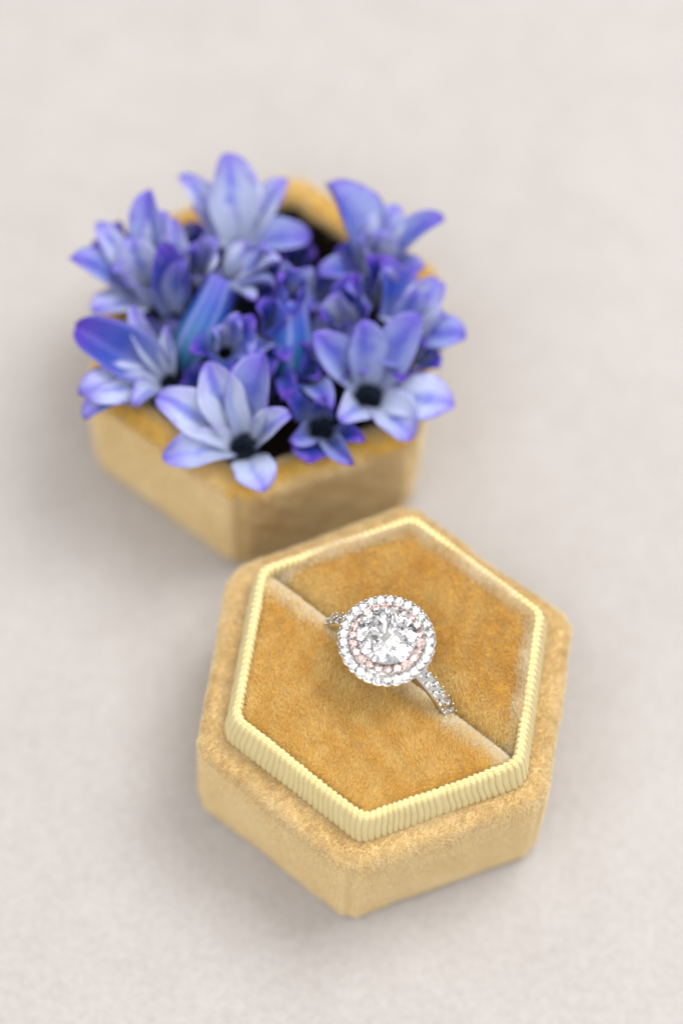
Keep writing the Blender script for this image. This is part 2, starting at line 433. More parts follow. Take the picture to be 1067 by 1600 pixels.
# ribbed ribbon trim
def ribbon(root, base):
    ribs = 156; per = 10; n = ribs * per
    C = hexagon(0.15, 0.35, 22.5, A1)
    P, Nn, e, dc, Lp = rounded(C, 2.4, n)
    c = C.mean(0); apo = 22.5 * math.cos(math.pi / 6)
    pr = [(0.5, -1.6), (0.05, -.9), (0.0, 0.0), (0.12, 1.0), (0.3, 2.0), (0.5, 3.0), (0.68, 3.9), (0.82, 4.5), (0.95, 4.95), (1.15, 5.25), (1.4, 5.38), (1.6, 5.32), (1.75, 5.05), (1.82, 4.5), (1.85, 3.2), (1.85, 1.5)]
    ph = (np.arange(n) % per) / per
    warp = .12 * np.sin(np.arange(n) / n * 61) + .05 * np.sin(np.arange(n) / n * 173 + 1)   # cords are not evenly spaced
    rib_id = np.arange(n) // per
    rr = np.random.default_rng(5); amp = 1 + rr.normal(0, .13, ribs); amp = amp[rib_id]
    shape = np.clip(1 - np.abs(2 * ph - 1) ** 2.6, 0, 1) ** .8 * 0.25 * amp      # round cords with sharp valleys
    G = np.zeros((n, len(pr), 3)); prev = None
    prA = np.array(pr); dp = np.gradient(prA, axis=0); nrm = np.stack([-dp[:, 1], dp[:, 0]], 1)  # (inset, z) normal: outward = -inset
    nrm /= np.linalg.norm(nrm, axis=1, keepdims=True)
    for j, (d, z) in enumerate(pr):
        w = 0.07 * np.sin(rib_id * 1.7 + j * .5) * 0.5
        # slight skew and sway of the cords
        xy = c + (P - c) * (1 - d / apo)
        T = np.stack([Nn[:, 1], -Nn[:, 0]], 1)
        sway = 0.10 * np.sin(z * 1.1 + P[:, 0] * .35) + (0.06 * z)
        xy = xy + T * (sway + warp)[:, None] + Nn * (shape * (-nrm[j, 0]) + w * .3)[:, None]
        wave = 0.22 * np.sin(P[:, 0] * .33 + 1.0) + .16 * np.sin(P[:, 1] * .41)
        G[:, j, :2] = xy; G[:, j, 2] = H + z + shape * abs(nrm[j, 1]) * (1 if j > 6 else 0) + (wave * (z / 5.4 if z > 0 else 0))
    V = G.reshape(-1, 3) - base
    s = np.arange(n) / n * Lp
    uv = np.stack([np.repeat(s, len(pr)), np.tile(np.cumsum([0] + [math.dist(pr[i], pr[i + 1]) for i in range(len(pr) - 1)]), n)], 1)
    link('ribbon_trim', mesh_from('ribbon_trim', V, grid_faces(n, len(pr), True), M_RIB, uv=uv), root)
ribbon(box, base1)

# two velvet cushions with the ring slot between them
CP = hexagon(0.15, 0.35, 20.55, A1)
def cushion(root, base, near):
    # corners: slot from corner 2 (far left) to corner 5 (near right)
    if near: quad = [CP[2], CP[5], CP[0], CP[1]]
    else: quad = [CP[5], CP[2], CP[3], CP[4]]
    quad = [q.copy() for q in quad]
    sd = (quad[1] - quad[0]); sd /= np.linalg.norm(sd)
    c = CP.mean(0); inw = np.array([-sd[1], sd[0]])
    if (quad[2] - quad[0]) @ inw < 0: inw = -inw
    gap = 0.35 if near else 1.0
    quad[0] = quad[0] + inw * gap; quad[1] = quad[1] + inw * gap
    nu, nvv = 90, 56
    a = (1 - np.cos(np.linspace(0, math.pi, nu))) / 2; b = (1 - np.cos(np.linspace(0, math.pi, nvv))) / 2
    a = .5 * a + .5 * np.linspace(0, 1, nu); b = .5 * b + .5 * np.linspace(0, 1, nvv)
    A, B = np.meshgrid(a, b, indexing='ij')
    q = quad
    XY = ((1 - A) * (1 - B))[..., None] * q[0] + (A * (1 - B))[..., None] * q[1] + (A * B)[..., None] * q[2] + ((1 - A) * B)[..., None] * q[3]
    def edge_d(p0, p1):
        t = (p1 - p0) / np.linalg.norm(p1 - p0); nn = np.array([-t[1], t[0]])
        d = (XY - p0) @ nn
        return np.abs(d)
    ds = edge_d(q[0], q[1]); er, eh = (2.2, 1.7) if near else (1.0, .45)
    dr = np.minimum(np.minimum(edge_d(q[1], q[2]), edge_d(q[2], q[3])), edge_d(q[3], q[0]))
    def rnd(d, r, h): 
        x = np.clip(1 - d / r, 0, 1); return -h * (1 - np.sqrt(np.clip(1 - x * x, 0, 1)))
    rs, hs = (1.5, 1.2) if near else (6.0, 5.0)
    Z = H + (4.5 if near else 5.1) + rnd(ds, rs, hs) + rnd(dr, er, eh) + 0.5 * (1 - np.exp(-np.minimum(ds, dr) / 4))
    wob = np.vectorize(lambda x, y: .22 * noise.noise(Vector((x * .16, y * .16, 3 + near))))(XY[..., 0], XY[..., 1])
    Z = Z + wob
    if near: Z = Z + .55 * np.exp(-(ds - 1.6) ** 2 / 3)
    G = np.concatenate([XY, Z[..., None]], 2)
    NN = grid_normals(G)
    if NN[..., 2].mean() < 0: NN = -NN
    V = G.reshape(-1, 3); F = grid_faces(nu, nvv)
    ntop = len(V)
    # skirt round the cushion down into the box
    ring = [i * nvv for i in range(nu)] + [(nu - 1) * nvv + k for k in range(1, nvv)] + [i * nvv + nvv - 1 for i in range(nu - 2, -1, -1)] + [k for k in range(nvv - 2, 0, -1)]
    sk = []
    for z in (H + 1.0, H - 2, 8.0):
        for i in ring: sk.append((V[i, 0], V[i, 1], min(z, V[i, 2] - .05)))
    V2 = np.vstack([V, sk]); m = len(ring); F2 = list(F)
    lv = [ring] + [[ntop + l * m + i for i in range(m)] for l in range(3)]
    for l in range(3):
        for i in range(m):
            F2.append((lv[l][i], lv[l][(i + 1) % m], lv[l + 1][(i + 1) % m], lv[l + 1][i]))
    ob = link('cushion', mesh_from('cushion', V2 - base, F2, M_PAD), root, label='nearer half of the ochre velvet cushion, pale along the slot' if near else 'farther half of the ochre velvet cushion, deep orange towards the slot')
    nap = (0.05, 0.4, 0) if near else (0.0, -0.35, 0)
    pile('cushion_pile', tri_of(F), V, NN.reshape(-1, 3), 135 if near else 150, 0.95, 0.065, nap, 0.17, M_PADF, ob, base, segs=2, seed=10 + near, ns=0.05, napnoise=.24)
    # paler cream fibres along the near half's slot edge and far half's outer edges
    def dist(p, p0, p1):
        t = (p1 - p0) / np.linalg.norm(p1 - p0); return np.abs((p[:, :2] - p0) @ np.array([-t[1], t[0]]))
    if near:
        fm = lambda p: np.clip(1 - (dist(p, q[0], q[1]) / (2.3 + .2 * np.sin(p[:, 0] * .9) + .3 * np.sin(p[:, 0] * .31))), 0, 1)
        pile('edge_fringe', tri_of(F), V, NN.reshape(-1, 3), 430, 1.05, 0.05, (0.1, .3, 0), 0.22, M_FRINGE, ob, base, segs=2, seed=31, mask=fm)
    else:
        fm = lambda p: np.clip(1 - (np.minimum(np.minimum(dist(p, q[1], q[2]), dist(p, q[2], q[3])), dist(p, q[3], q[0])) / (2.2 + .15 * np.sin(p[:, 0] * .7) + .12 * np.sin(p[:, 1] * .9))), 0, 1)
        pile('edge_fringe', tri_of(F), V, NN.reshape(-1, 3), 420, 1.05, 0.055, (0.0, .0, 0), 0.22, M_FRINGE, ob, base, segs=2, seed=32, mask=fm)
    # fibres on the upper part of the slot wall
    wv, wn, wf = [], [], []
    for i in range(nu):
        p = V[i * nvv]
        for dz in (0.1, -1.0, -2.0): wv.append((p[0], p[1], p[2] + dz)); wn.append((-inw[0], -inw[1], 0))
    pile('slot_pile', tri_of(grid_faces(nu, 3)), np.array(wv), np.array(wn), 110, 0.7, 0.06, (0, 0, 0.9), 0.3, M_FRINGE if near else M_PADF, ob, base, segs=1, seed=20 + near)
    return ob
cushion(box, base1, True); cushion(box, base1, False)

# ------------------------------------------------------------------ rear box (hollow half, holding the flowers)
H2 = 22.3; A2 = -0.0912; cx2, cy2 = -18.70, 50.55
C2 = hexagon(cx2, cy2, 26.1, A2)
base2 = np.array([cx2, cy2, 0.0])
lid = thing('hollow_box', 'hollow gold velvet hexagonal box half behind the ring box, filled with blue-violet florets', 'box', base2)
prof2 = [(0.9, 0.3), (0.3, 0.7), (0.05, 1.6), (0, 4), (0, 8), (0, 12), (0, 16), (0, 19), (0.05, H2 - 2.0), (0.25, H2 - 1.1), (0.7, H2 - .45), (1.3, H2 - .08),
         (2.0, H2), (2.6, H2 - .05), (3.2, H2 - .3), (3.6, H2 - .9), (3.8, H2 - 1.8)]
V2, N2, T2, c2 = velvet_shell(lid, base2, C2, H2, prof2, 8, (M_COV, M_COVF), 2, 18, .13, wob=.3, groove=.8, rim_mat=M_PAD)
def RF(p):
    # the near right panel, whose nap is brushed upwards
    a = math.atan2(C2[0][1] - c2[1], C2[0][0] - c2[0]); b = math.atan2(C2[5][1] - c2[1], C2[5][0] - c2[0])
    t = np.arctan2(p[:, 1] - c2[1], p[:, 0] - c2[0]); return ((t > a) & (t < b)) * 1.
pile('velvet_pile', T2, V2, N2, 60, 1.2, 0.09, (0, 0, 0.75), 0.2, M_COVF, lid, base2, segs=1, seed=7, mask=lambda p: (p[:, 2] < H2 - 2.2) * RF(p), ns=.035, napnoise=.4)
pile('velvet_pile', T2, V2, N2, 20, 0.8, 0.11, (0.0, 0.0, -0.6), 0.25, M_COVF, lid, base2, segs=1, seed=5, mask=lambda p: (p[:, 2] < H2 - 2.2) * (1. - RF(p)), ns=.035, napnoise=.5)
pile('rim_pile', T2, V2, N2, 40, 1.0, 0.11, (0.15, -0.2, 0), 0.3, M_COVF, lid, base2, segs=1, seed=6, mask=lambda p: (p[:, 2] >= H2 - 2.2) * 1., ns=.06, napnoise=.6)
def lining(root, base):
    P, Nn, e, dc, Lp = rounded(C2, 2.6, 120); c = C2.mean(0); apo = 26.1 * math.cos(math.pi / 6)
    vv = []
    lv = [(3.75, H2 - 1.5), (4.2, H2 - 6), (4.8, 8), (5.4, 6.2)]
    for d, z in lv: vv += [(*(c + (p - c) * (1 - d / apo)), z) for p in P]
    vv.append((*c, 6.0)); m = len(P); ff = []
    for l in range(3):
        for i in range(m): ff.append((l * m + i, l * m + (i + 1) % m, (l + 1) * m + (i + 1) % m, (l + 1) * m + i))
    for i in range(m): ff.append((3 * m + i, 3 * m + (i + 1) % m, 4 * m))
    link('lining', mesh_from('lining', np.array(vv) - base, ff, M_LINING), root)
lining(lid, base2)

# ------------------------------------------------------------------ flowers
def unit(v): v = np.asarray(v, float); return v / (np.linalg.norm(v) + 1e-9)
def petal_mesh(base, p0, axis, tip, width, curl, twist, r, cup=0.35, hook=0.25):
    """a fleshy strap petal: cubic centre line, channelled section, closed two-sided mesh"""
    p0 = np.asarray(p0); tip = np.asarray(tip); L = np.linalg.norm(tip - p0)
    outw = unit((tip - p0) - axis * ((tip - p0) @ axis))
    b1 = p0 + axis * L * 0.30 + outw * L * .08
    b2 = tip + axis * L * curl - outw * L * (0.22 - .1 * hook)
    t = np.linspace(0, 1, 20)[:, None]
    Pc = (1 - t) ** 3 * p0 + 3 * (1 - t) ** 2 * t * b1 + 3 * (1 - t) * t * t * b2 + t ** 3 * tip
    T = np.gradient(Pc, axis=0); T /= np.linalg.norm(T, axis=1, keepdims=True)
    side0 = unit(np.cross(axis, outw))
    nu = 11; us = np.linspace(-1, 1, nu)
    G = np.zeros((2, 20, nu, 3))
    for i in range(20):
        s = i / 19
        w = width * .54 * (0.48 + 0.52 * math.sin(min(1, s / .55) * math.pi / 2)) if s < .55 else width * .54 * max(0, 1 - ((s - .55) / .46) ** 1.6) ** .9
        w = max(w * (1 + .05 * math.sin(s * 14 + r * 9)), 0.12)
        tw = twist * (s - .2)
        sd = side0 - T[i] * (side0 @ T[i]); sd = unit(sd)
        nn = unit(np.cross(T[i], sd))
        if nn @ axis < 0 and s < .5: nn = nn
        sdt = sd * math.cos(tw) + nn * math.sin(tw); nnt = nn * math.cos(tw) - sd * math.sin(tw)
        # nnt must look to the inner (upper) face
        for k, u in enumerate(us):
            c = cup * w * (u * u) - 0.10 * w * math.exp(-(u / .18) ** 2) + 0.05 * width * math.sin(s * 9 + r * 6) * u * u * u
            q = Pc[i] + sdt * (u * w * (1 - .06 * cup) + .35 * math.sin(s * 4 + r * 20) * s) + NS * nnt * (c + .3 * math.sin(s * 5 + r * 11) * s)
            th = 0.42 * (1 - abs(u) ** 2.5) * (1 - .55 * s) + 0.05
            G[0, i, k] = q + NS * nnt * th * .5; G[1, i, k] = q - NS * nnt * th * .5
    V = G.reshape(-1, 3); m = 20 * nu; F = []
    for l in range(2):
        for i in range(19):
            for k in range(nu - 1):
                a = l * m + i * nu + k; f = (a, a + 1, a + nu + 1, a + nu)
                F.append(f if l else f[::-1])
    per = [k for k in range(nu)] + [i * nu + nu - 1 for i in range(1, 20)] + [19 * nu + k for k in range(nu - 2, -1, -1)] + [i * nu for i in range(18, 0, -1)]
    for i in range(len(per)):
        a, b = per[i], per[(i + 1) % len(per)]
        F.append((a, b, b + m, a + m))
    uv = np.array([((u + 1) / 2, i / 19) for l in range(2) for i in range(20) for u in us])
    return V - base, F, uv
NS = 1
def tube_mesh(path, radii, n=14, close=False):
    path = np.asarray(path, float); V = []; F = []
    T = np.gradient(path, axis=0); T /= np.linalg.norm(T, axis=1, keepdims=True)
    ref = np.array([0.3, 1, 0.1]); 
    for i in range(len(path)):
        s = unit(np.cross(T[i], ref)); b = np.cross(T[i], s)
        for k in range(n):
            a = 2 * math.pi * k / n
            V.append(path[i] + (s * math.cos(a) + b * math.sin(a)) * radii[i] * (1 + .05 * math.cos(3 * a)))
    for i in range(len(path) - 1):
        for k in range(n):
            F.append((i * n + k, i * n + (k + 1) % n, (i + 1) * n + (k + 1) % n, (i + 1) * n + k))
    return V, F
GROUP = 'hyacinth florets arranged in the hollow box'
def floret(label, c, axis, petals, throat=1.5, wide=1.08, tube=None, tube_len=7.0, tube_r=1.5, tube_mat=None, stamen=False):
    """c = (px, py, z) of the throat; petals = (tip px, tip py, tip z, width, tone 0..2, curl, twist)"""
    C = at(*c); axis = unit(axis)
    root = thing('hyacinth_floret', label, 'flower', C, group=GROUP)
    r = random.Random(hash((c[0], c[1])) & 0xffff)
    for q in petals:
        tip = at(*q[:3]); w, tone = q[3], q[4]
        curl = (q[5] if len(q) > 5 else .12) + r.uniform(-.06, .10); tw = (q[6] if len(q) > 6 else 0) + r.uniform(-.45, .45)
        w *= wide
        out = unit((tip - C) - axis * ((tip - C) @ axis))
        p0 = C + out * throat - axis * 1.0
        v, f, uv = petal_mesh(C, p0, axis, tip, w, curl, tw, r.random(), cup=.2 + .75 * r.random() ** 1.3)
        link('petal', mesh_from('petal', v, f, M_PET[tone], uv=uv), root)
    # flower tube, open at the mouth, and the stalk that goes down into the box
    if tube is not None:
        B = at(*tube)
        d = unit(B - C); LL = np.linalg.norm(B - C)
    else:
        d = -axis; LL = tube_len; B = C + d * LL
        d = unit(d + np.array([0, 0, -.5]))
    ts = np.linspace(0, 1, 12)
    C0 = C if tube is not None else C + d * 2.0
    path = [C0 * (1 - t) + (C + d * LL) * t for t in ts]
    tm = throat + .35 if tube is not None else throat
    rad = [tm - (tm - tube_r) * min(1, t * 2.2) + (tube_r * .12 * math.sin(max(0, t - .4) / .6 * math.pi)) - (tube_r * .75 * max(0, (t - .85) / .15) ** 2) for t in ts]
    v, f = tube_mesh(path, rad)
    tuv = [(k / 14 if k < 8 else (14 - k) / 14, i / 11) for i in range(12) for k in range(14)]
    link('tube', mesh_from('tube', np.array(v) - C, f, tube_mat or M_TUBED, uv=tuv), root)
    E_ = path[-1]
    tgt = np.array([cx2 + (E_[0] - cx2) * .6, cy2 + (E_[1] - cy2) * .6, 6.1])
    ps = [E_ * (1 - t) + tgt * t for t in np.linspace(0, 1, 5)]
    if E_[2] > 8:
        v, f = tube_mesh(ps, [.65] * 5, 8)
        link('stem', mesh_from('stem', np.array(v) - C, f, M_STEM), root)
    return root
U = (0, 0, 1)
floret('pale lilac floret with one broad upright petal, topmost of the bunch', (368, 388, 27), (0.0, .15, 1),
       [(355, 240, 35, 6.6, 0, .02), (281, 276, 32, 3.3, 0, .05), (306, 318, 31, 4.6, 0, .1), (330, 345, 30, 4.4, 1, .1), (450, 283, 32, 3.8, 0, .05), (487, 372, 30, 4.6, 1, .25, .3), (316, 385, 29, 4.2, 0, .2), (395, 440, 29, 3.4, 1, .25)])
floret('floret with a tall broad blue-edged petal at the upper right of the bunch', (578, 425, 27), (.2, .2, 1),
       [(508, 287, 35, 6.4, 1, .02), (616, 318, 33, 4.6, 0, .05), (692, 342, 33, 3.9, 1, .05, .4), (498, 432, 30, 3.6, 1, .2), (560, 370, 33, 4.5, 0, .0), (655, 425, 29, 4.2, 1, .15), (590, 360, 32, 5.0, 0, .05), (520, 400, 30, 4.4, 2, .15)])
floret('pale wide-open floret at the far left of the bunch', (240, 462, 26), (-.3, .1, 1),
       [(110, 405, 31, 4.8, 1, .08), (153, 350, 32, 3.4, 0, .06), (205, 372, 33, 5.6, 0, .03), (150, 492, 28, 5.0, 0, .12), (238, 298, 35, 4.6, 1, .0), (262, 335, 33, 4.4, 0, .05), (178, 425, 31, 4.6, 0, .1), (192, 440, 31, 4.5, 0, .1)])
floret('deep blue-violet half-closed floret between the left and topmost florets', (272, 492, 25), (-.1, .1, 1),
       [(252, 378, 33, 5.0, 2, .0), (275, 340, 33, 3.6, 0, .0), (290, 410, 33, 3.4, 1, .0)], throat=1.2)
floret('floret with one dark broad petal above pale ones, over the left rim', (262, 595, 26), (-.3, -.1, 1),
       [(120, 512, 30, 6.4, 2, .05), (130, 618, 28, 5.6, 0, .18), (138, 658, 26.5, 4.0, 0, .12), (205, 478, 32, 2.8, 0, .0), (264, 510, 32, 2.4, 0, 0), (215, 638, 29, 3.0, 0, .3)])
floret('large pale lavender floret with a black throat, lowest and nearest the viewer', (380, 694, 25), (-.05, -.15, 1),
       [(320, 567, 33, 5.6, 0, .0), (412, 553, 33, 5.6, 1, .0), (243, 622, 30, 5.4, 0, .12), (253, 716, 27, 4.8, 0, .1), (412, 770, 26, 5.0, 0, .15), (455, 650, 31, 3.6, 0, .25)], throat=2.1)
floret('crumpled purple floret with a dark mouth between the two nearest florets', (503, 668, 24), (.0, -.2, 1),
       [(446, 612, 29, 3.2, 2, .2, .8), (548, 728, 27, 3.0, 1, .2, .5), (484, 725, 26.5, 5.6, 2, .15), (508, 622, 30, 3.0, 2, .25, -.6), (565, 690, 28, 2.8, 2, .2, .9), (450, 690, 28, 3.0, 1, .25, -.8)], throat=2.0)
floret('wide-open striped floret at the lower right, its pale petals over the rim', (578, 616, 25), (.1, -.1, 1),
       [(492, 516, 33, 4.9, 1, .02), (563, 500, 33, 5.0, 1, .0), (655, 492, 32, 5.2, 1, .0), (710, 636, 27, 5.8, 0, .12), (645, 686, 26, 5.6, 0, .12), (533, 662, 29, 4.2, 0, .3)], throat=2.1)
floret('floret with a drooping violet-tipped petal at the far right of the bunch', (618, 528, 26), (.3, .1, 1),
       [(728, 530, 28, 4.4, 1, .32), (690, 440, 31, 4.8, 0, .08), (650, 452, 32, 3.8, 1, .08), (596, 398, 33, 4.0, 2, .05), (690, 490, 30, 4.4, 0, .2), (668, 540, 29, 4.4, 1, .15)])
floret('small white-cupped floret in the right middle of the bunch', (545, 520, 26), (-.2, -.1, 1),
       [(528, 455, 33, 4.6, 0, .0), (560, 430, 33, 4.8, 2, .05), (500, 500, 31, 3.2, 2, .3, .6), (575, 475, 31, 3.6, 1, .1)], throat=1.4)
floret('teal-tubed floret leaning to the right in the left middle of the bunch', (352, 432, 32), (.5, .5, .7),
       [(440, 415, 34, 3.4, 0, .15), (432, 452, 33, 3.2, 1, .2), (385, 385, 35, 3.6, 0, .1), (330, 388, 35, 3.2, 0, .1), (395, 470, 33, 3.0, 0, .2), (415, 400, 35, 3.0, 1, .2)],
       throat=2.0, tube=(285, 580, 24), tube_r=2.9, tube_mat=M_TUBE)
floret('closed teal-blue bud standing in the middle of the bunch', (456, 462, 33), (0, .3, 1),
       [(436, 440, 35, 4.0, 2, .2), (478, 442, 35, 4.0, 2, .2), (458, 425, 36, 4.4, 1, .2), (460, 492, 34, 3.8, 2, .15)], throat=1.5, tube=(458, 600, 23), tube_r=2.7, tube_mat=M_TUBE)
floret('small curled violet and white floret just left of the middle bud', (352, 548, 28), (0, -.1, 1),
       [(298, 548, 32, 4.2, 2, .1), (402, 502, 33, 3.4, 2, .25, .5), (345, 592, 31, 3.6, 2, .2), (398, 560, 31, 3.4, 1, .3, -.5), (338, 510, 33, 3.6, 0, .2, .5), (375, 500, 33, 3.2, 1, .3, .9)], throat=1.2)
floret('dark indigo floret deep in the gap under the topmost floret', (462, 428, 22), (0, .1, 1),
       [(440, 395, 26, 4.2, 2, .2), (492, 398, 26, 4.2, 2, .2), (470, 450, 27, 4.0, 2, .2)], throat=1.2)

floret('deep purple crumpled floret right of the small curled one', (425, 522, 28), (.1, 0, 1),
       [(400, 478, 33, 3.8, 2, .2, .4), (442, 565, 30, 3.6, 2, .2), (392, 560, 31, 3.4, 1, .25, .6), (448, 500, 32, 3.4, 2, .2, -.5), (412, 590, 29, 3.0, 2, .2)], throat=1.1)
floret('violet floret wedged behind the striped one, under the upper right floret', (602, 478, 27), (.1, 0, 1),
       [(645, 418, 32, 4.4, 1, .1), (575, 402, 33, 4.6, 2, .05), (540, 445, 32, 3.6, 1, .15), (630, 520, 30, 4.0, 0, .2), (600, 420, 33, 3.8, 0, .1)], throat=1.4)
floret('pale floret with inward curled petals left of the teal tube', (305, 440, 26), (0, 0, 1),
       [(338, 372, 33, 4.4, 0, .1), (262, 425, 31, 3.6, 1, .1), (342, 445, 32, 3.2, 0, .25), (300, 380, 33, 4.0, 1, .05)], throat=1.3)
floret('small purple floret tucked low behind the two nearest florets', (470, 585, 24), (0, 0, 1),
       [(440, 625, 29, 3.4, 2, .2, .4), (500, 590, 29, 3.2, 2, .2), (488, 548, 30, 3.4, 2, .15), (520, 640, 29, 3.4, 1, .2, .5)], throat=1.2)

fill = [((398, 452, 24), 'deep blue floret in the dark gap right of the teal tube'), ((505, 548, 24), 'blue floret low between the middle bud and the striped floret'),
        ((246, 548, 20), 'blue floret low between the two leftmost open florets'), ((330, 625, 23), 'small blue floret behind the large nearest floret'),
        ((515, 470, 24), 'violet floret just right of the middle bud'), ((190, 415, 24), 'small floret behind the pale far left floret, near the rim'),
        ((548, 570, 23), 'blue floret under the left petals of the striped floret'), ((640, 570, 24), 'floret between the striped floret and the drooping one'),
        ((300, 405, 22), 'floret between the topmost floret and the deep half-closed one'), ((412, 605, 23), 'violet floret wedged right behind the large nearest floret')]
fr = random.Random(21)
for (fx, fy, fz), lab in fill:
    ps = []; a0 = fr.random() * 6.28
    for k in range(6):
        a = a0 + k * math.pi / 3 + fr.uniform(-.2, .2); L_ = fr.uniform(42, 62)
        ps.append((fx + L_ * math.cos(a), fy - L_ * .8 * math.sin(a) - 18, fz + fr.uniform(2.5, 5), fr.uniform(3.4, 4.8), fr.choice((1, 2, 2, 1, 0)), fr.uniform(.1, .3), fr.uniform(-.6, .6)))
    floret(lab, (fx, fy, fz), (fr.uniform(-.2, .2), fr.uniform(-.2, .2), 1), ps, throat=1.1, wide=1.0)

# ------------------------------------------------------------------ ring
def brilliant(name, mat):
    pts = []
    for k in range(8):
        a = math.pi / 4 * k
        pts.append((.55 * math.cos(a), .55 * math.sin(a), .31))
        b = a + math.pi / 8
        pts.append((.775 * math.cos(b), .775 * math.sin(b), .197))
        pts.append((.26 * math.cos(b), .26 * math.sin(b), -.702))
    for k in range(16):
        a = math.pi / 8 * k
        pts.append((math.cos(a), math.sin(a), 0.0)); pts.append((math.cos(a), math.sin(a), -.045))
    pts.append((0, 0, -.90))
    bm = bmesh.new()
    for p in pts: bm.verts.new(Vector(p) * MM)
    bmesh.ops.convex_hull(bm, input=bm.verts)
    bmesh.ops.dissolve_limit(bm, angle_limit=0.01, verts=bm.verts, edges=bm.edges)
    bmesh.ops.recalc_face_normals(bm, faces=bm.faces)
    me = bpy.data.meshes.new(name); bm.to_mesh(me); bm.free(); me.materials.append(mat)
    return me
RC = at(604, 1000, 34.6); RC[2] = 0
RA = math.radians(-36.4)                     # the band runs along the slot
ring = thing('engagement_ring', 'white gold ring with round diamond in a pink and white double halo', 'ring', (RC[0], RC[1], 14.0))
ring.rotation_euler = (0, 0, RA)
RB = 14.0
def rlink(name, v, f, mat, smooth=True, parent=None, kind=None):
    return link(name, mesh_from(name, np.array(v) - np.array([0, 0, RB]), f, mat, smooth=smooth), parent or ring, kind)
ZH = 34.6; RO = 6.15                          # halo plane and radius
BX = 0.75                                     # the ring leans a little in its slot
zc, rb = 23.6, 9.25                           # finger circle
# band: swept rounded-rectangle section; narrow at the back, with raised shoulders near the head
def band():
    n = 120; sec = [(-1, -.55), (-1, .35), (-.8, .6), (.8, .6), (1, .35), (1, -.55), (.7, -.75), (-.7, -.75)]
    V = []; F = []
    for i in range(n):
        t = 2 * math.pi * i / n - math.pi / 2
        up = max(0, math.sin(t))
        hw = 0.82 + .18 * up; th = .75 + .2 * up
        for (a, b) in sec:
            r = rb + .6 + b * th
            V.append((BX + r * math.cos(t), a * hw, zc + r * math.sin(t)))
    m = len(sec)
    for i in range(n):
        for k in range(m): F.append((i * m + k, i * m + (k + 1) % m, ((i + 1) % n) * m + (k + 1) % m, ((i + 1) % n) * m + k))
    rlink('band', V, F, M_METAL, smooth=False)
band()
def lathe(prof, n=64, scallop=0, sc=0.0):
    V = []; F = []
    for i in range(n):
        a = 2 * math.pi * i / n
        for r, z in prof:
            rr = r + (sc * math.cos(scallop * a) if r > RO - .8 else 0)
            V.append((rr * math.cos(a), rr * math.sin(a), z))
    m = len(prof)
    for i in range(n):
        for k in range(m): F.append((i * m + k, i * m + (k + 1) % m, ((i + 1) % n) * m + (k + 1) % m, ((i + 1) % n) * m + k))
    return V, F
NO, NI = 29, 22
# outer halo tray, inner halo tray, gallery under them
v, f = lathe([(4.75, ZH - .75), (RO - .25, ZH - .8), (RO, ZH - .5), (RO, ZH - .12), (RO - .1, ZH - .08), (RO - .22, ZH - .35), (4.95, ZH - .35), (4.85, ZH - .05), (4.75, ZH - .1)], 180, NO, .07)
rlink('outer_halo', v, f, M_METAL, smooth=False)
v, f = lathe([(3.5, ZH - .5), (4.75, ZH - .6), (4.78, ZH + .25), (4.7, ZH + .3), (4.6, ZH + .02), (3.85, ZH + .02), (3.75, ZH + .3), (3.6, ZH + .2)], 120)
rlink('inner_halo', v, f, M_METAL, smooth=False)
v, f = lathe([(1.6, ZH - 2.6), (2.2, ZH - 2.9), (4.6, ZH - .8), (4.3, ZH - .62), (3.7, ZH - .5), (2.6, ZH - 1.6)], 64)
rlink('gallery', v, f, M_METAL)
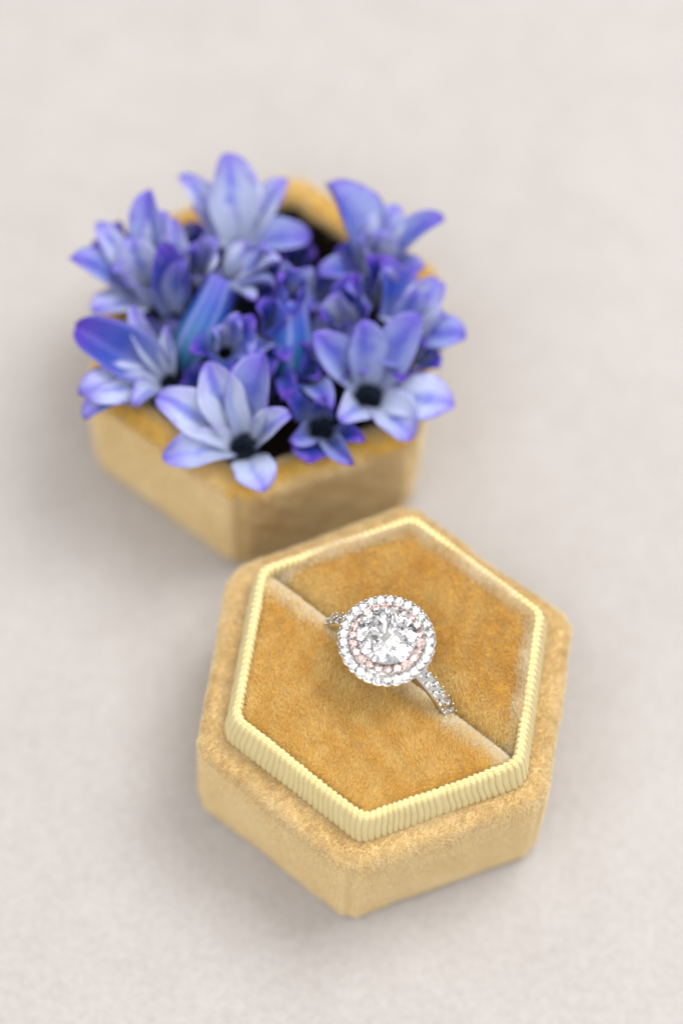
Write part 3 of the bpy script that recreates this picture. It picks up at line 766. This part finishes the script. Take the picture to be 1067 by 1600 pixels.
# round brilliant
def center_stone():
    # crown of clear facets over a mirror-bright, folded pavilion
    rr = random.Random(4); V = []; F = []; mi = []
    def add(x, y, z): V.append((x, y, z)); return len(V) - 1
    gird = [add(math.cos(math.pi / 16 * k), math.sin(math.pi / 16 * k), 0) for k in range(32)]
    tab = [add(.56 * math.cos(math.pi / 4 * k), .56 * math.sin(math.pi / 4 * k), .30) for k in range(8)]
    kit = [add(.79 * math.cos(math.pi / 4 * k + math.pi / 8), .79 * math.sin(math.pi / 4 * k + math.pi / 8), .185) for k in range(8)]
    F.append(tab); 
    for k in range(8):
        t0, t1, q, qp = tab[k], tab[(k + 1) % 8], kit[k], kit[k - 1]
        F.append([t0, q, t1])
        F.append([t0, qp, gird[(4 * k) % 32]]); F.append([t0, gird[(4 * k) % 32], q])
        for j in range(4): F.append([q, gird[(4 * k + j) % 32], gird[(4 * k + j + 1) % 32]])
    nc = len(F)
    g2 = [add(math.cos(math.pi / 16 * k), math.sin(math.pi / 16 * k), -.05) for k in range(32)]
    for k in range(32): F.append([gird[k], g2[k], g2[(k + 1) % 32], gird[(k + 1) % 32]])
    nc = len(F)
    mid = [add((.50 + .10 * (k % 2)) * math.cos(math.pi / 8 * k), (.50 + .10 * (k % 2)) * math.sin(math.pi / 8 * k), -.36 - .09 * (k % 2) + rr.uniform(-.025, .025)) for k in range(16)]
    inn = [add(.2 * math.cos(math.pi / 8 * k), .2 * math.sin(math.pi / 8 * k), -.52 - .07 * (k % 2) + rr.uniform(-.02, .02)) for k in range(16)]
    cul = add(0, 0, -.62)
    for k in range(16):
        a, b = mid[k], mid[(k + 1) % 16]
        F.append([g2[2 * k], a, g2[(2 * k + 1) % 32]]); F.append([g2[(2 * k + 1) % 32], a, b]); F.append([g2[(2 * k + 1) % 32], b, g2[(2 * k + 2) % 32]])
        F.append([a, inn[k], b]); F.append([b, inn[k], inn[(k + 1) % 16]]); F.append([inn[k], cul, inn[(k + 1) % 16]])
    me = bpy.data.meshes.new('center_diamond'); me.from_pydata([tuple(c * MM for c in v) for v in V], [], F)
    me.materials.append(M_CROWN); me.materials.append(M_FOIL)
    for i, p in enumerate(me.polygons): p.material_index = 0 if i < nc else 1
    bm = bmesh.new(); bm.from_mesh(me); bmesh.ops.recalc_face_normals(bm, faces=bm.faces); bm.to_mesh(me); bm.free()
    return me
G0 = center_stone(); RG = 3.8
g = link('center_diamond', G0, ring); g.location = Vector((0, 0, ZH + 1.35 - RB)) * MM; g.scale = (RG,) * 3
g.rotation_euler = (0, 0, .2)
# four claws
for k in range(4):
    a = math.radians(45 + 36.4 + 12 + 90 * k)
    ca, sa = math.cos(a), math.sin(a)
    path = [(2.4 * ca, 2.4 * sa, ZH - 2), (3.3 * ca, 3.3 * sa, ZH - .3), (3.78 * ca, 3.78 * sa, ZH + .9), (3.75 * ca, 3.75 * sa, ZH + 1.5), (3.5 * ca, 3.5 * sa, ZH + 1.85), (3.15 * ca, 3.15 * sa, ZH + 1.98)]
    v, f = tube_mesh(path, [.38, .38, .38, .42, .42, .22], 12)
    n = len(v); v.append(np.array(path[-1])); f += [(n - 12 + i, n - 12 + (i + 1) % 12, n) for i in range(12)]
    rlink('claw', v, f, M_METAL)
# accent stones share one mesh each
GS = brilliant('accent_stone', M_GEM); GP = brilliant('pink_stone', M_PINK)
def stone(name, me, p, nrm, s):
    o = bpy.data.objects.new(name, me); COL.objects.link(o); o.parent = ring
    o.location = (Vector(p) - Vector((0, 0, RB))) * MM; o.scale = (s, s, s)
    q = Vector(nrm).to_track_quat('Z', 'Y'); o.rotation_euler = (q.to_matrix() @ Matrix.Rotation(random.random() * 3, 3, 'Z')).to_euler()
beads = []
for k in range(NO):
    a = 2 * math.pi * k / NO
    t = Vector((random.gauss(0, .13), random.gauss(0, .13), 1)).normalized()
    stone('accent_stone', GS, (5.46 * math.cos(a), 5.46 * math.sin(a), ZH + .06), t, .59)
    b = a + math.pi / NO
    beads += [((RO - .1) * math.cos(b), (RO - .1) * math.sin(b), ZH + .08, .15), (4.93 * math.cos(b), 4.93 * math.sin(b), ZH + .1, .12),
              ((RO + .0) * math.cos(a), (RO + .0) * math.sin(a), ZH - .14, .15)]
for k in range(NI):
    a = 2 * math.pi * k / NI
    t = Vector((random.gauss(0, .13), random.gauss(0, .13), 1)).normalized()
    stone('pink_stone', GP, (4.27 * math.cos(a), 4.27 * math.sin(a), ZH + .44), t, .6)
    b = a + math.pi / NI
    beads += [(4.66 * math.cos(b), 4.66 * math.sin(b), ZH + .46, .12), (3.85 * math.cos(b), 3.85 * math.sin(b), ZH + .46, .1)]
for s in (-1, 1):
    for k in range(9):
        t = math.radians(86 - 9.0 * k - 14) if s > 0 else math.radians(94 + 9.0 * k + 14)
        r = rb + 1.42
        for row in (-1, 1):
            tt = t + (0.04 if row > 0 else -.04)
            nrm = Vector((math.cos(tt), row * .25, math.sin(tt))).normalized()
            stone('accent_stone', GS, (BX + r * math.cos(tt), row * .47, zc + r * math.sin(tt)), nrm, .42)
            beads.append((BX + (r + .05) * math.cos(tt + .08), row * .9, zc + (r + .05) * math.sin(tt + .08), .15))
        beads.append((BX + (r + .08) * math.cos(t + .08), 0, zc + (r + .08) * math.sin(t + .08), .14))
bm = bmesh.new()
for x, y, z, s in beads:
    bmesh.ops.create_icosphere(bm, subdivisions=1, radius=s * MM, matrix=Matrix.Translation(Vector((x, y, z - RB)) * MM))
for fc in bm.faces: fc.smooth = True
me = bpy.data.meshes.new('grain_beads'); bm.to_mesh(me); bm.free(); me.materials.append(M_METAL)
link('grain_beads', me, ring, kind='stuff')

# ------------------------------------------------------------------ lint
def lint(px, py, r, label):
    P = at(px, py, H + 5.3); bm = bmesh.new()
    bmesh.ops.create_icosphere(bm, subdivisions=2, radius=r * MM)
    for v in bm.verts:
        k = 1 + .5 * noise.noise(v.co * 3000); v.co = Vector((v.co.x * 1.5 * k, v.co.y * .8 * k, v.co.z * .5 * k))
    me = bpy.data.meshes.new('lint'); bm.to_mesh(me); bm.free(); me.materials.append(M_LINT)
    for p in me.polygons: p.use_smooth = True
    o = link('lint', me); o.location = Vector(P) * MM; o.rotation_euler = (0, 0, .5)
    o['label'] = label; o['category'] = 'lint'
lint(671, 907, .2, 'tiny pale speck of lint on the far half of the velvet cushion')
